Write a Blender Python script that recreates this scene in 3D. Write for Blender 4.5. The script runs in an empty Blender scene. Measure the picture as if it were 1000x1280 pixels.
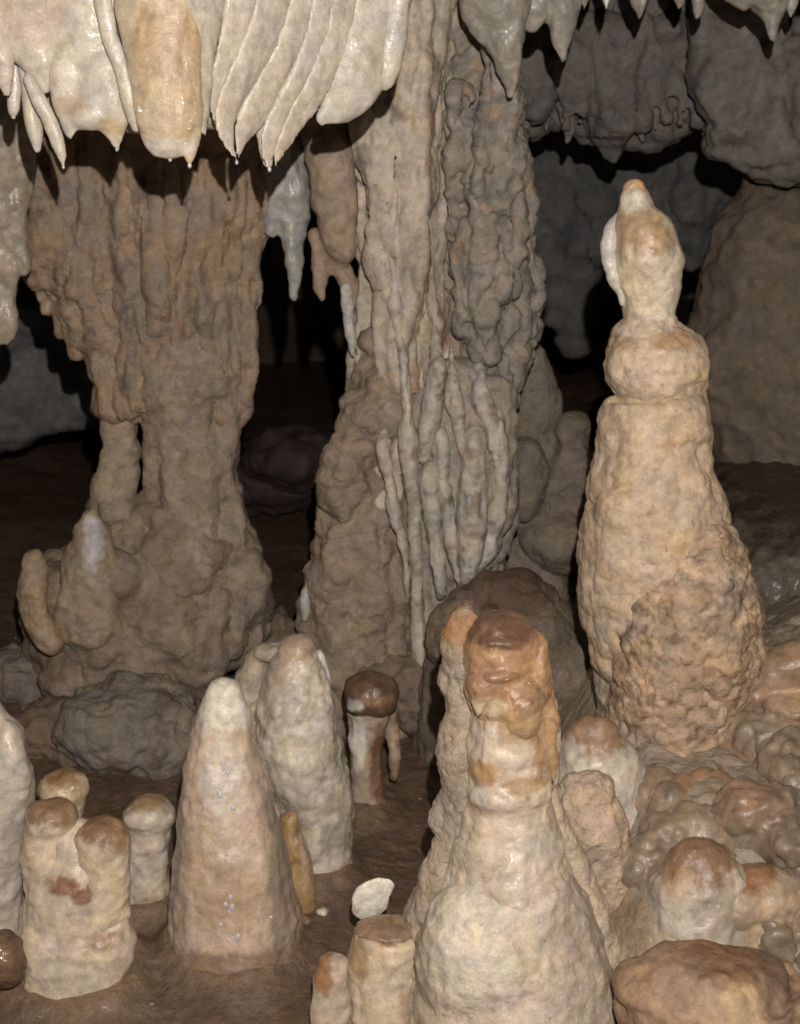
import bpy, math, random
import numpy as np

# ------------------------------------------------------------------ camera, world, light
F_PX, CAM_H, PITCH = 1900.0, 1.7, math.radians(14)
scene = bpy.context.scene
COL = scene.collection
cam_d = bpy.data.cameras.new('camera'); cam = bpy.data.objects.new('camera', cam_d); COL.objects.link(cam)
cam.location = (0, 0, CAM_H); cam.rotation_euler = (math.radians(90) - PITCH, 0, 0)
cam_d.sensor_fit = 'VERTICAL'; cam_d.sensor_height = 36; cam_d.lens = F_PX / 1280 * 36
cam_d.clip_start = 0.05; cam_d.clip_end = 200
cam_d.dof.use_dof = True; cam_d.dof.focus_distance = 3.0; cam_d.dof.aperture_fstop = 6.3
scene.camera = cam

world = bpy.data.worlds.new('World'); scene.world = world; world.use_nodes = True
bg = world.node_tree.nodes['Background']
bg.inputs[0].default_value = (0.9, 0.9, 1.0, 1); bg.inputs[1].default_value = 0.010

# the camera's own flash: the only lamp in the dark cave, just above and right of the lens
fl = bpy.data.lights.new('camera_flash', 'POINT'); flo = bpy.data.objects.new('camera_flash', fl); COL.objects.link(flo)
flo.location = (0.08, 0.0, CAM_H + 0.33)
fl.energy = 490; fl.color = (1.0, 0.91, 0.865); fl.shadow_soft_size = 0.015

scene.view_settings.view_transform = 'Standard'; scene.view_settings.look = 'None'
scene.view_settings.exposure = 0; scene.view_settings.gamma = 1
scene.cycles.diffuse_bounces = 1; scene.cycles.max_bounces = 6
scene.render.resolution_x = 800; scene.render.resolution_y = 1024

# ------------------------------------------------------------------ photo point -> real point at world distance Y
CP, SP = math.cos(PITCH), math.sin(PITCH)
def P(x, y, Y):
    u = (x - 500) / F_PX; v = (y - 640) / F_PX
    s = Y / (CP - v * SP)
    return np.array([u * s, Y, CAM_H + s * (-SP - v * CP)])
def K(y, Y):                       # metres per photo pixel there
    return Y / (CP - (y - 640) / F_PX * SP) / F_PX

# ------------------------------------------------------------------ noise
def _h(ix, iy, iz, s):
    n = (ix * 374761393 + iy * 668265263 + iz * 1274126177 + s * 974634777) & 0xFFFFFFFF
    n = ((n ^ (n >> 13)) * 1103515245) & 0xFFFFFFFF
    n = ((n ^ (n >> 15)) * 2246822519) & 0xFFFFFFFF
    return (n ^ (n >> 16))
def vnoise(p, seed=0):             # smooth gradient noise about -1..1
    i = np.floor(p).astype(np.int64); f = p - i
    w = f * f * f * (f * (f * 6 - 15) + 10)
    out = 0
    for dx in (0, 1):
        for dy in (0, 1):
            for dz in (0, 1):
                h = _h(i[:, 0] + dx, i[:, 1] + dy, i[:, 2] + dz, seed)
                gx = (h & 255) / 127.5 - 1; gy = ((h >> 8) & 255) / 127.5 - 1; gz = ((h >> 16) & 255) / 127.5 - 1
                d = gx * (f[:, 0] - dx) + gy * (f[:, 1] - dy) + gz * (f[:, 2] - dz)
                out = out + d * (w[:, 0] if dx else 1 - w[:, 0]) * (w[:, 1] if dy else 1 - w[:, 1]) * (w[:, 2] if dz else 1 - w[:, 2])
    return out * 1.3
def fbm(p, oct=3, seed=0, g=0.5):
    a, o, t = 1.0, 0, 0
    for k in range(oct):
        o = o + a * vnoise(p * (2.03 ** k) + k * 7.3, seed + k); t += a; a *= g
    return o / t
def worley(p, seed=0):
    i = np.floor(p).astype(np.int64); best = np.full(len(p), 9.0)
    for dx in (-1, 0, 1):
        for dy in (-1, 0, 1):
            for dz in (-1, 0, 1):
                c = i + np.array([dx, dy, dz]); h = _h(c[:, 0], c[:, 1], c[:, 2], seed)
                q = c + np.stack([(h & 1023) / 1023., ((h >> 10) & 1023) / 1023., ((h >> 20) & 1023) / 1023.], 1)
                best = np.minimum(best, ((q - p) ** 2).sum(1))
    return np.sqrt(best)

# ------------------------------------------------------------------ closed primitives: (verts, faces)
def _interp(pts, n):
    a = np.array(pts, float); m = len(a)
    if m < 3: t = np.linspace(0, m - 1, n); return np.stack([np.interp(t, range(m), a[:, k]) for k in range(a.shape[1])], 1)
    e = np.vstack([2 * a[0] - a[1], a, 2 * a[-1] - a[-2]]); out = []
    for t in np.linspace(0, m - 1, n):
        k = min(int(t), m - 2); f = t - k; p0, p1, p2, p3 = e[k], e[k + 1], e[k + 2], e[k + 3]
        q = 0.5 * ((2 * p1) + (-p0 + p2) * f + (2 * p0 - 5 * p1 + 4 * p2 - p3) * f * f + (-p0 + 3 * p1 - 3 * p2 + p3) * f ** 3)
        out.append(q)
    o = np.array(out); o[:, 2] = np.maximum(o[:, 2], 0.8)
    return o
def tube(Y, pts, sq=0.85, seg=22, cap=1.0, step=7, rot=0):
    """pts: (x, y, radius in photo px[, offset of Y in m])"""
    pts = [tuple(p) + (0,) * (4 - len(p)) for p in pts]
    L = sum(math.hypot(pts[k + 1][0] - pts[k][0], pts[k + 1][1] - pts[k][1]) for k in range(len(pts) - 1))
    a = _interp(pts, max(6, int(L / step)))
    c = np.array([P(q[0], q[1], Y + q[3]) for q in a]); r = np.array([q[2] * K(q[1], Y + q[3]) for q in a])
    T = np.gradient(c, axis=0); T /= np.linalg.norm(T, axis=1)[:, None]
    C, R, TT = [], [], []
    for t in (80, 55, 28): C.append(c[0] - T[0] * r[0] * math.sin(math.radians(t)) * cap); R.append(r[0] * math.cos(math.radians(t))); TT.append(T[0])
    C += list(c); R += list(r); TT += list(T)
    for t in (28, 55, 80): C.append(c[-1] + T[-1] * r[-1] * math.sin(math.radians(t)) * cap); R.append(r[-1] * math.cos(math.radians(t))); TT.append(T[-1])
    V = []; ang = np.linspace(0, 2 * math.pi, seg, endpoint=False)
    for p, rr, t in zip(C, R, TT):
        s = np.cross(t, [0, 1, 0]); s /= np.linalg.norm(s) + 1e-9; f = np.cross(s, t)
        cr, sr = math.cos(math.radians(rot)), math.sin(math.radians(rot)); s, f = s * cr + f * sr, f * cr - s * sr
        V.append(p + rr * (np.cos(ang)[:, None] * s + sq * np.sin(ang)[:, None] * f))
    V = np.vstack(V); n = len(C); Fc = []
    for k in range(n - 1):
        for j in range(seg):
            Fc.append((k * seg + j, k * seg + (j + 1) % seg, (k + 1) * seg + (j + 1) % seg, (k + 1) * seg + j))
    Fc.append(tuple(range(seg))[::-1]); Fc.append(tuple(range((n - 1) * seg, n * seg)))
    return V, Fc
def rows(Y, prof, sq=0.85, **kw):
    """prof: (row, left x, right x[, offset])"""
    return tube(Y, [((l + r) / 2, y, (r - l) / 2) + tuple(o) for y, l, r, *o in prof], sq, **kw)
def blob(Y, x, y, rx, ry, rd=None, off=0, rot=0):
    c = P(x, y, Y + off); k = K(y, Y + off); rd = (rx if rd is None else rd)
    V, Fc = [], []; n, m = 12, 20
    for i in range(n + 1):
        t = math.pi * (0.02 + 0.96 * i / n)
        for j in range(m):
            a = 2 * math.pi * j / m
            vx, vy, vz = rx * math.sin(t) * math.cos(a), rd * math.sin(t) * math.sin(a), ry * math.cos(t)
            cr, sr = math.cos(math.radians(rot)), math.sin(math.radians(rot))
            V.append(c + k * np.array([vx * cr + vz * sr, vy, -vx * sr + vz * cr]))
    for i in range(n):
        for j in range(m): Fc.append((i * m + j, i * m + (j + 1) % m, (i + 1) * m + (j + 1) % m, (i + 1) * m + j))
    Fc.append(tuple(range(m))[::-1]); Fc.append(tuple(range(n * m, (n + 1) * m)))
    return np.array(V), Fc

# ------------------------------------------------------------------ materials
def make_mat(name, rough=(0.35, 0.65), coat=0.0, bump=0.5, bscale=60, sss=0.0, ripple=0.0, speck=0.0, cr=0.08):
    m = bpy.data.materials.new(name); m.use_nodes = True; nt = m.node_tree; N = nt.nodes; L = nt.links
    b = N['Principled BSDF']
    at = N.new('ShaderNodeAttribute'); at.attribute_name = 'Col'
    tc = N.new('ShaderNodeTexCoord')
    def noise(scale, detail=4, rough_=0.6, dist=0.0):
        n = N.new('ShaderNodeTexNoise'); n.inputs['Scale'].default_value = scale; n.inputs['Detail'].default_value = detail
        n.inputs['Roughness'].default_value = rough_; n.inputs['Distortion'].default_value = dist
        L.new(tc.outputs['Object'], n.inputs['Vector']); return n
    def mr(src, a, b_, c, d):
        r = N.new('ShaderNodeMapRange'); L.new(src, r.inputs[0])
        for k, v in zip((1, 2, 3, 4), (a, b_, c, d)): r.inputs[k].default_value = v
        return r.outputs[0]
    n1 = noise(38, 6, 0.65, 0.4)
    v1 = mr(n1.outputs[0], 0.32, 0.68, 0.78, 1.16)
    mul = N.new('ShaderNodeVectorMath'); mul.operation = 'MULTIPLY'; L.new(at.outputs['Color'], mul.inputs[0])
    cmb = N.new('ShaderNodeCombineXYZ')
    n1b = noise(14, 3, 0.5)
    hue = mr(n1b.outputs[0], 0.3, 0.7, 0.84, 1.02)
    mm = N.new('ShaderNodeMath'); mm.operation = 'MULTIPLY'; L.new(v1, mm.inputs[0]); L.new(hue, mm.inputs[1])
    L.new(v1, cmb.inputs[0]); L.new(v1, cmb.inputs[1]); L.new(mm.outputs[0], cmb.inputs[2])
    L.new(cmb.outputs[0], mul.inputs[1]); last = mul.outputs[0]
    n6 = noise(210, 3, 0.7); g6 = N.new('ShaderNodeVectorMath'); g6.operation = 'SCALE'
    L.new(last, g6.inputs[0]); L.new(mr(n6.outputs[0], 0.3, 0.7, 0.87, 1.11), g6.inputs['Scale']); last = g6.outputs[0]
    if speck:
        vo = N.new('ShaderNodeTexNoise'); vo.inputs['Scale'].default_value = 55; vo.inputs['Detail'].default_value = 3; L.new(tc.outputs['Object'], vo.inputs['Vector'])
        s = mr(vo.outputs[0], 0.66, 0.72, 0.0, speck)
        mx = N.new('ShaderNodeMixRGB'); L.new(s, mx.inputs[0]); L.new(last, mx.inputs[1]); mx.inputs[2].default_value = (0.16, 0.12, 0.09, 1); last = mx.outputs[0]
    L.new(last, b.inputs['Base Color'])
    n2 = noise(9, 4, 0.6)
    L.new(mr(n2.outputs[0], 0.35, 0.65, rough[0], rough[1]), b.inputs['Roughness'])
    if coat:
        L.new(mr(n2.outputs[0], 0.38, 0.58, coat, coat * 0.4), b.inputs['Coat Weight']); b.inputs['Coat Roughness'].default_value = cr
    if sss:
        b.inputs['Subsurface Weight'].default_value = sss; b.inputs['Subsurface Radius'].default_value = (1.0, 0.6, 0.35); b.inputs['Subsurface Scale'].default_value = 0.010
    n3 = noise(bscale, 8, 0.62)
    bp = N.new('ShaderNodeBump'); bp.inputs['Strength'].default_value = bump; bp.inputs['Distance'].default_value = 0.010
    L.new(n3.outputs[0], bp.inputs['Height'])
    n4 = noise(bscale * 0.35, 4, 0.55)
    bp2 = N.new('ShaderNodeBump'); bp2.inputs['Strength'].default_value = bump * 0.8; bp2.inputs['Distance'].default_value = 0.010
    bp3 = N.new('ShaderNodeBump'); bp3.inputs['Strength'].default_value = bump * 0.7; bp3.inputs['Distance'].default_value = 0.003
    L.new(n6.outputs[0], bp3.inputs['Height'])
    L.new(n4.outputs[0], bp2.inputs['Height']); L.new(bp3.outputs[0], bp2.inputs['Normal']); L.new(bp2.outputs[0], bp.inputs['Normal'])
    L.new(bp.outputs[0], b.inputs['Normal'])
    if coat:
        n5 = noise(48 if ripple else 50, 2, 0.5); bc = N.new('ShaderNodeBump'); bc.inputs['Strength'].default_value = 0.5 + ripple
        bc.inputs['Distance'].default_value = 0.026 if ripple else 0.006; L.new(n5.outputs[0], bc.inputs['Height']); L.new(bc.outputs[0], b.inputs['Coat Normal'])
    return m
M = dict(
    rough=make_mat('crusted_calcite', (0.5, 0.8), 0, 0.85, 60, speck=0.35),
    dry=make_mat('dry_flowstone', (0.42, 0.7), 0.0, 0.5, 60, speck=0.5),
    damp=make_mat('damp_flowstone', (0.3, 0.5), 0.25, 0.32, 45, cr=0.22),
    wet=make_mat('wet_flowstone', (0.25, 0.5), 0.9, 0.3, 45, 0.1, ripple=0.45, cr=0.05),
    drip=make_mat('dripping_flowstone', (0.3, 0.5), 1.0, 0.3, 45, 0.1, ripple=0.5, cr=0.035),
    floor=make_mat('cave_mud', (0.3, 0.65), 0.35, 0.9, 50, cr=0.18),
    far=make_mat('bare_limestone', (0.6, 0.9), 0, 0.8, 18))
wm = bpy.data.materials.new('water'); wm.use_nodes = True
_b = wm.node_tree.nodes['Principled BSDF']; _b.inputs['Transmission Weight'].default_value = 0.6; _b.inputs['Coat Weight'].default_value = 1; _b.inputs['Coat Roughness'].default_value = 0.12; _b.inputs['IOR'].default_value = 1.33
_b.inputs['Roughness'].default_value = 0.10; _b.inputs['Base Color'].default_value = (0.95, 0.97, 1, 1)

# palette (albedo)
CREAM = (.62, .505, .39); PALE = (.63, .55, .465); WHITE = (.72, .70, .66); TAN = (.52, .41, .30); ROSE = (.56, .43, .33)
OCHRE = (.55, .36, .18); ORANGE = (.50, .26, .10); BROWN = (.24, .13, .07); DARK = (.13, .085, .06); GREY = (.46, .44, .41); GTAN = (.44, .36, .28)
MUD = (.095, .060, .040)
D_TAN = (.38, .295, .215); D_GREY = (.33, .315, .29); D_WHITE = (.56, .55, .53); D_CREAM = (.50, .43, .34)   # stone tones darkened on farther things to deepen the flash falloff

# ------------------------------------------------------------------ mesh making
def mesh_np(name, V, Fq, col, mat, parent=None, smooth=True, org=None):
    me = bpy.data.meshes.new(name)
    o3 = np.zeros(3) if org is None else np.array(org)
    V = V - o3
    if isinstance(Fq, np.ndarray):
        n, k = Fq.shape
        me.vertices.add(len(V)); me.vertices.foreach_set('co', V.astype(np.float32).ravel())
        me.loops.add(n * k); me.loops.foreach_set('vertex_index', Fq.astype(np.int32).ravel())
        me.polygons.add(n); me.polygons.foreach_set('loop_start', np.arange(0, n * k, k, dtype=np.int32))
    else:
        me.from_pydata(V.tolist(), [], Fq)
    me.update(calc_edges=True); me.validate()
    a = me.attributes.new('Col', 'FLOAT_COLOR', 'POINT')
    a.data.foreach_set('color', np.hstack([np.clip(col, 0.01, 0.9), np.ones((len(V), 1))]).astype(np.float32).ravel())
    me.polygons.foreach_set('use_smooth', [smooth] * len(me.polygons))
    me.materials.append(M[mat] if isinstance(mat, str) else mat)
    ob = bpy.data.objects.new(name, me); COL.objects.link(ob)
    if parent is not None: ob.parent = parent
    ob.location = (o3 - (np.array(parent.location) if parent is not None else 0)).tolist()
    return ob

def remesh(prims, voxel, smooth_it=3):
    V, Fc, o = [], [], 0
    for v, f in prims:
        V.append(v); Fc += [tuple(i + o for i in q) for q in f]; o += len(v)
    me = bpy.data.meshes.new('tmp'); me.from_pydata(np.vstack(V).tolist(), [], Fc); me.update()
    ob = bpy.data.objects.new('tmp', me); COL.objects.link(ob)
    md = ob.modifiers.new('r', 'REMESH'); md.mode = 'VOXEL'; md.voxel_size = voxel
    dg = bpy.context.evaluated_depsgraph_get(); ev = ob.evaluated_get(dg); m2 = ev.to_mesh()
    n = len(m2.vertices); co = np.empty(n * 3, np.float32); m2.vertices.foreach_get('co', co); co = co.reshape(-1, 3).astype(float)
    q = np.empty(len(m2.loops), np.int32); m2.loops.foreach_get('vertex_index', q)
    ls = np.empty(len(m2.polygons), np.int32); m2.polygons.foreach_get('loop_total', ls)
    if (ls == 4).all(): Fq = q.reshape(-1, 4)
    else:
        Fq = []; k = 0
        for t in ls: Fq.append(tuple(q[k:k + t])); k += t
        Fq = np.array([f if len(f) == 4 else (f[0], f[1], f[2], f[2]) for f in Fq])
    ev.to_mesh_clear(); bpy.data.objects.remove(ob); bpy.data.meshes.remove(me)
    a = Fq.ravel(); b = np.roll(Fq, -1, 1).ravel()
    cnt = np.bincount(a, minlength=n) + np.bincount(b, minlength=n); cnt = np.maximum(cnt, 1)
    for _ in range(smooth_it):
        s = np.stack([np.bincount(a, co[b, k], n) + np.bincount(b, co[a, k], n) for k in range(3)], 1) / cnt[:, None]
        co = co * 0.4 + s * 0.6
    return co, Fq
def normals(co, Fq):
    d1 = co[Fq[:, 2]] - co[Fq[:, 0]]; d2 = co[Fq[:, 3]] - co[Fq[:, 1]]; fn = np.cross(d1, d2); n = len(co)
    N = np.stack([sum(np.bincount(Fq[:, j], fn[:, k], n) for j in range(4)) for k in range(3)], 1)
    return N / (np.linalg.norm(N, axis=1)[:, None] + 1e-12)

def disp_fn(co, spec, seed):
    """spec: list of (kind, feature size m, amplitude m[, vertical stretch])"""
    d = 0
    for k, s in enumerate(spec):
        kind, size, amp = s[:3]; st = s[3] if len(s) > 3 else 1.0
        p = co / size; p = p * np.array([1, 1, 1 / st]); sd = seed * 13 + k * 101
        if kind == 'fbm': d = d + amp * fbm(p, 4, sd) * 1.6
        elif kind == 'pop':
            p = p + 0.35 * np.stack([vnoise(p * 0.9 + 5, sd + 3), vnoise(p * 0.9 + 15, sd + 4), vnoise(p * 0.9 + 25, sd + 5)], 1)
            w = worley(p, sd); d = d + amp * (np.sqrt(np.clip(1 - (w / 0.95) ** 2, 0.02, 1)) * 1.5 - 0.95) * (0.55 + 0.45 * np.clip(vnoise(co / (size * 3.5), sd + 9) * 2 + .5, 0, 1))
        elif kind == 'ridge': d = d + amp * (0.45 - 1.7 * np.abs(fbm(p, 2, sd)))
        elif kind == 'crack':
            a = np.abs(fbm(p, 3, sd)); d = d - amp * np.clip(1 - a / 0.07, 0, 1)
        elif kind == 'ledge':
            z = co[:, 2] / size + 0.9 * fbm(co / (size * 1.8), 3, sd); f = z - np.floor(z); d = d + amp * (np.sqrt(f) * (1 - f) ** 0.4 * 2 - 0.9)
    return d

SEED = [0]
def mixc(a, b, t): return a * (1 - t[:, None]) + b * t[:, None]
def body(name, parent, prims, voxel=0.007, disp=(), c0=TAN, c1=CREAM, cf=0.16, patch=None, stains=(), mat='dry', Y=3.0, sm=3, streak=None, seed=None, warp=1.0, grain=1.0, mot=1.0):
    """one mesh. patch=(colour, size, threshold); stains: (x, y, rx, ry, colour, strength) at distance Y"""
    SEED[0] += 1; sd = SEED[0] if seed is None else seed
    co, Fq = remesh(prims, voxel, sm); rest = co.copy()
    wa = warp * (1.0 if voxel < 0.007 else 1.6)          # uneven growth: bend the whole surface a little
    co = co + wa * 0.014 * np.stack([fbm(rest / 0.13 + 31 * k, 3, sd + 70 + k) for k in range(3)], 1) + wa * 0.012 * np.stack([fbm(rest / 0.3 + 61 * k, 2, sd + 80 + k) for k in range(3)], 1)
    N = normals(co, Fq)
    if disp:
        big = [s for s in disp if s[1] > 0.05]; sml = [s for s in disp if s[1] <= 0.05]
        if big: co = co + N * disp_fn(rest, big, sd)[:, None]; N = normals(co, Fq)
        if sml: co = co + N * disp_fn(rest, sml, sd + 40)[:, None]
    if voxel < 0.02:
        g = 1.0 if voxel < 0.007 else 1.7
        co = co + normals(co, Fq) * (grain * (0.0028 * g * fbm(rest / (0.022 * g), 3, sd + 33, 0.6) + 0.005 * g * fbm(rest / (0.055 * g), 2, sd + 34)))[:, None]
    MOT[0] = mot; col = colour(rest, sd, c0, c1, cf, patch, streak, stains, Y); MOT[0] = 1.0
    org = np.array([rest[:, 0].mean(), rest[:, 1].mean(), rest[:, 2].min()]) if parent is None else np.array(parent.location)
    return mesh_np(name, co, Fq, col, mat, parent, org=org)
MOT = [1.0]
def colour(rest, sd, c0, c1, cf, patch, streak, stains, Y):
    t = np.clip(0.5 + 1.1 * fbm(rest / cf, 4, sd + 500), 0, 1)
    col = mixc(np.array(c0)[None], np.array(c1)[None], t)
    if streak:
        c, size, th = streak
        q = fbm(rest / np.array([size, size, size * 9]), 3, sd + 700)
        col = mixc(col, np.array(c)[None], np.clip((q - th) / 0.2, 0, 1) * 0.8)
    if patch:
        for n_, (c, size, th, *st) in enumerate([patch] if isinstance(patch[0], tuple) and isinstance(patch[1], float) else patch):
            st = st[0] if st else 1.0
            q = fbm((rest + 0.02 * fbm(rest / 0.05, 2, sd + 55)[:, None]) / np.array([size, size, size * st]), 4, sd + 600 + 17 * n_, 0.6)
            col = mixc(col, np.array(c)[None], np.clip((q - th) / 0.09, 0, 1) * 0.85)
    m0 = fbm(rest / np.array([.02, .02, .10]), 3, sd + 910) if stains else 0      # stains run down in streaks
    for (x, y, rx, ry, c, s) in stains:
        if c[2] / c[0] < 0.62: c = (c[0] * .74, c[1] * .665, c[2] * .60); s = min(.92, s * 1.1)      # iron stain, deep and brown
        dep = rest[:, 1] * CP - (rest[:, 2] - CAM_H) * SP; up = rest[:, 1] * SP + (rest[:, 2] - CAM_H) * CP
        dd = (500 + F_PX * rest[:, 0] / dep - x) ** 2 + (640 - F_PX * up / dep - y) ** 2       # the front of the surface there
        nr = dd < max(64.0, dd.min() * 1.2); Yf = rest[nr, 1].min() if Y > 0 else Y
        ctr = P(x, y, Yf); k = K(y, Yf)
        wv = fbm(rest / 0.045, 5, sd + 900, 0.68) * 1.1 + 0.5 * m0
        d = np.sqrt(((rest[:, 0] - ctr[0]) / (rx * k)) ** 2 + ((rest[:, 2] - ctr[2]) / (ry * k)) ** 2)
        col = mixc(col, np.array(c)[None], np.clip((1.18 - d + wv * 0.8) / 0.42, 0, 1) * s)
    m1 = fbm(rest / 0.028, 4, sd + 950, 0.65); m2 = fbm(rest / 0.075, 3, sd + 960)
    pm = 0.25 + 1.5 * np.clip(0.45 + 1.3 * fbm(rest / 0.19, 2, sd + 970), 0, 1)
    col = col * (1 + MOT[0] * (0.46 * m1 * pm + 0.26 * m2))[:, None]
    col = col * (1 + MOT[0] * m2[:, None] * np.array([[0.05, -0.05, -0.16]]))
    return col

def thing(name, label, cat, at, group=None):
    o = bpy.data.objects.new(name, None); COL.objects.link(o); o.empty_display_size = 0.1
    o.location = [float(v) for v in at]; o['label'] = label; o['category'] = cat
    if group: o['group'] = group
    return o
def tag(o, label, cat, group=None):
    o['label'] = label; o['category'] = cat
    if group: o['group'] = group
    return o
def struct(o): o['kind'] = 'structure'; return o
R = random.Random(7)

# ------------------------------------------------------------------ the cave: floor, wall, ceiling
def sstep(a, b, x): t = np.clip((x - a) / (b - a), 0, 1); return t * t * (3 - 2 * t)
def floor_z(x, y):
    z = -0.23 + 0.137 * (np.clip(y, 1.5, 4.6) - 2.95) + 0.05 * sstep(4.6, 7.5, y)
    z = z + 0.42 * sstep(0.30, 0.62, x) * sstep(2.65, 3.2, y) * (1 - 0.5 * sstep(3.8, 4.6, y)) + 0.30 * sstep(0.75, 1.7, x) * sstep(2.6, 4.0, y) + 0.12 * sstep(-0.8, -2.2, x)
    return z
def sheet(nx, ny, fx, fy):
    u, v = np.meshgrid(np.linspace(0, 1, nx), np.linspace(0, 1, ny)); u = u.ravel(); v = v.ravel()
    i = np.arange(nx * ny).reshape(ny, nx)
    return u, v, np.stack([i[:-1, :-1], i[:-1, 1:], i[1:, 1:], i[1:, :-1]], -1).reshape(-1, 4)
u, v, Fq = sheet(560, 640, 0, 0)
uu = u * 2 - 1
X = 6.6 * np.sign(uu) * (0.32 * np.abs(uu) + 0.68 * np.abs(uu) ** 3); Yv = -1 + 10.6 * v
vv = np.clip(v, 0, 1); Yv = np.where(vv < .1, -1 + 29 * vv, np.where(vv < .75, 1.9 + (vv - .1) / .65 * 3.4, 5.3 + (vv - .75) / .25 * 7.2))
pz = np.stack([X, Yv, np.zeros_like(X)], 1)
Z = floor_z(X, Yv) + 0.05 * fbm(pz / 0.6, 4, 3) + disp_fn(pz, [('ridge', 0.09, 0.010), ('pop', 0.05, 0.010), ('pop', 0.028, 0.007), ('fbm', 0.02, 0.003)], 5) * (0.55 + 1.3 * sstep(0.2, 0.6, X))
SK = [(290, 1190, 3.25, .15), (95, 1225, 3.15, .15), (186, 1150, 3.4, .07), (80, 1150, 3.4, .07), (395, 1080, 3.55, .09), (460, 1020, 3.85, .05), (-15, 1230, 3.2, .09), (480, 1300, 2.98, .11), (640, 1300, 2.95, .28)]
skirt = 0
for (px, py, Yb, rb) in SK:
    q = P(px, py, Yb); dd = np.sqrt((X - q[0]) ** 2 + (Yv - Yb) ** 2) + 0.05 * fbm(pz / 0.12, 3, 77)
    skirt = np.maximum(skirt, np.clip(np.exp(-(dd - rb) / 0.045), 0, 1))
Z = Z + 0.05 * skirt
rest = np.stack([X, Yv, Z], 1)
cfl = colour(rest, 11, MUD, (.17, .115, .078), 0.22, (DARK, 0.18, 0.12), None, (), 3)
cfl = mixc(cfl, np.array(GTAN)[None] * (0.85 + 0.3 * fbm(rest / 0.07, 3, 8))[:, None], np.clip(sstep(0.12, 0.45, X + 0.15 * fbm(rest / 0.2, 3, 88)) * (1 - sstep(4.0, 4.8, Yv)), 0, 1))
cfl = mixc(cfl, np.array([[.28, .19, .125]]) * (1 + .5 * fbm(rest / .04, 3, 78))[:, None], np.clip(skirt ** 1.5 * (0.6 + fbm(rest / .06, 3, 79)), 0, .85))
FLOOR = (X.reshape(640, 560), Yv.reshape(640, 560), Z.reshape(640, 560))
struct(mesh_np('cave_floor', rest, Fq, cfl, 'floor'))

u, v, Fq = sheet(420, 200, 0, 0)
a = np.radians(-125 + 250 * u); hz = -0.6 + 4.6 * v
rad = 1 + 0.0 * a
W = np.stack([6.0 * np.sin(a), 0.8 + 10.5 * np.cos(a), hz * 1.25], 1); dirn = np.stack([-np.sin(a), -np.cos(a), 0 * a], 1)
W2 = W + dirn * (0.55 * fbm(W / 1.3, 5, 21) + 0.10 * disp_fn(W, [('ridge', 0.5, 1.0, 1.6)], 22) + 0.9 * sstep(2.0, 4.0, hz))[:, None]
cw = colour(W, 31, (.20, .195, .19), (.28, .26, .24), 0.9, (BROWN, 0.8, 0.15), None, (), 3)
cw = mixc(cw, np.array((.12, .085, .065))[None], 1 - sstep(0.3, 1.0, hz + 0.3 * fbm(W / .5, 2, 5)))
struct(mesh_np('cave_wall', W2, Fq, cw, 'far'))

u, v, Fq = sheet(460, 460, 0, 0)
X = -6.3 + 12.6 * u; Yv = -1.2 + 13.0 * v; pz = np.stack([X, Yv, 0 * X], 1)  # unseen ceiling over the camera is raised to cut flash bounce
Z = 2.22 + 2.6 * (1 - sstep(1.6, 2.9, Yv)) + 0.95 * sstep(4.9, 6.6, Yv) + 0.05 * sstep(0, 2, X) + 0.10 * fbm(pz / 0.7, 4, 41) - 0.05 * np.abs(fbm(pz / 0.15, 3, 43)) \
    - 0.10 * np.clip(1 - 2.2 * worley(pz / 0.22, 44), 0, 1) * sstep(4.2, 5.0, Yv)
C3 = np.stack([X, Yv, Z], 1)
struct(mesh_np('cave_ceiling', C3, Fq[:, ::-1], colour(C3, 45, (.28, .25, .22), (.36, .32, .28), 0.4, None, None, (), 3), 'far'))

# ------------------------------------------------------------------ foreground centre: the tall capped stalagmite
Y = 2.95
t = thing('stalagmite', 'tall pale stalagmite with glossy orange-brown cap on a broad white dome, centre foreground', 'stalagmite', P(640, 1340, Y))
D1 = [('fbm', 0.10, 0.006), ('pop', 0.055, 0.0045), ('fbm', 0.025, 0.0022)]
body('shaft', t, [
    rows(Y, [(870, 588, 686), (915, 584, 690), (960, 586, 692), (1000, 584, 692), (1040, 576, 700), (1085, 560, 715), (1130, 545, 735)], 0.9),
    blob(Y, 638, 985, 56, 32, 52, -0.006), blob(Y, 636, 1040, 58, 36, 54), blob(Y, 668, 930, 24, 44, 30, -0.005)],
    0.0045, D1 + [('ledge', 0.055, 0.0028)], PALE, CREAM, 0.08, None,
    [(610, 965, 26, 16, OCHRE, .75), (655, 985, 34, 14, OCHRE, .6), (600, 1015, 16, 14, OCHRE, .35), (680, 925, 12, 60, ORANGE, .6), (650, 912, 30, 20, (.58, .38, .20), .7), (604, 895, 14, 24, (.58, .44, .28), .6)], 'damp', Y)
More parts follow.
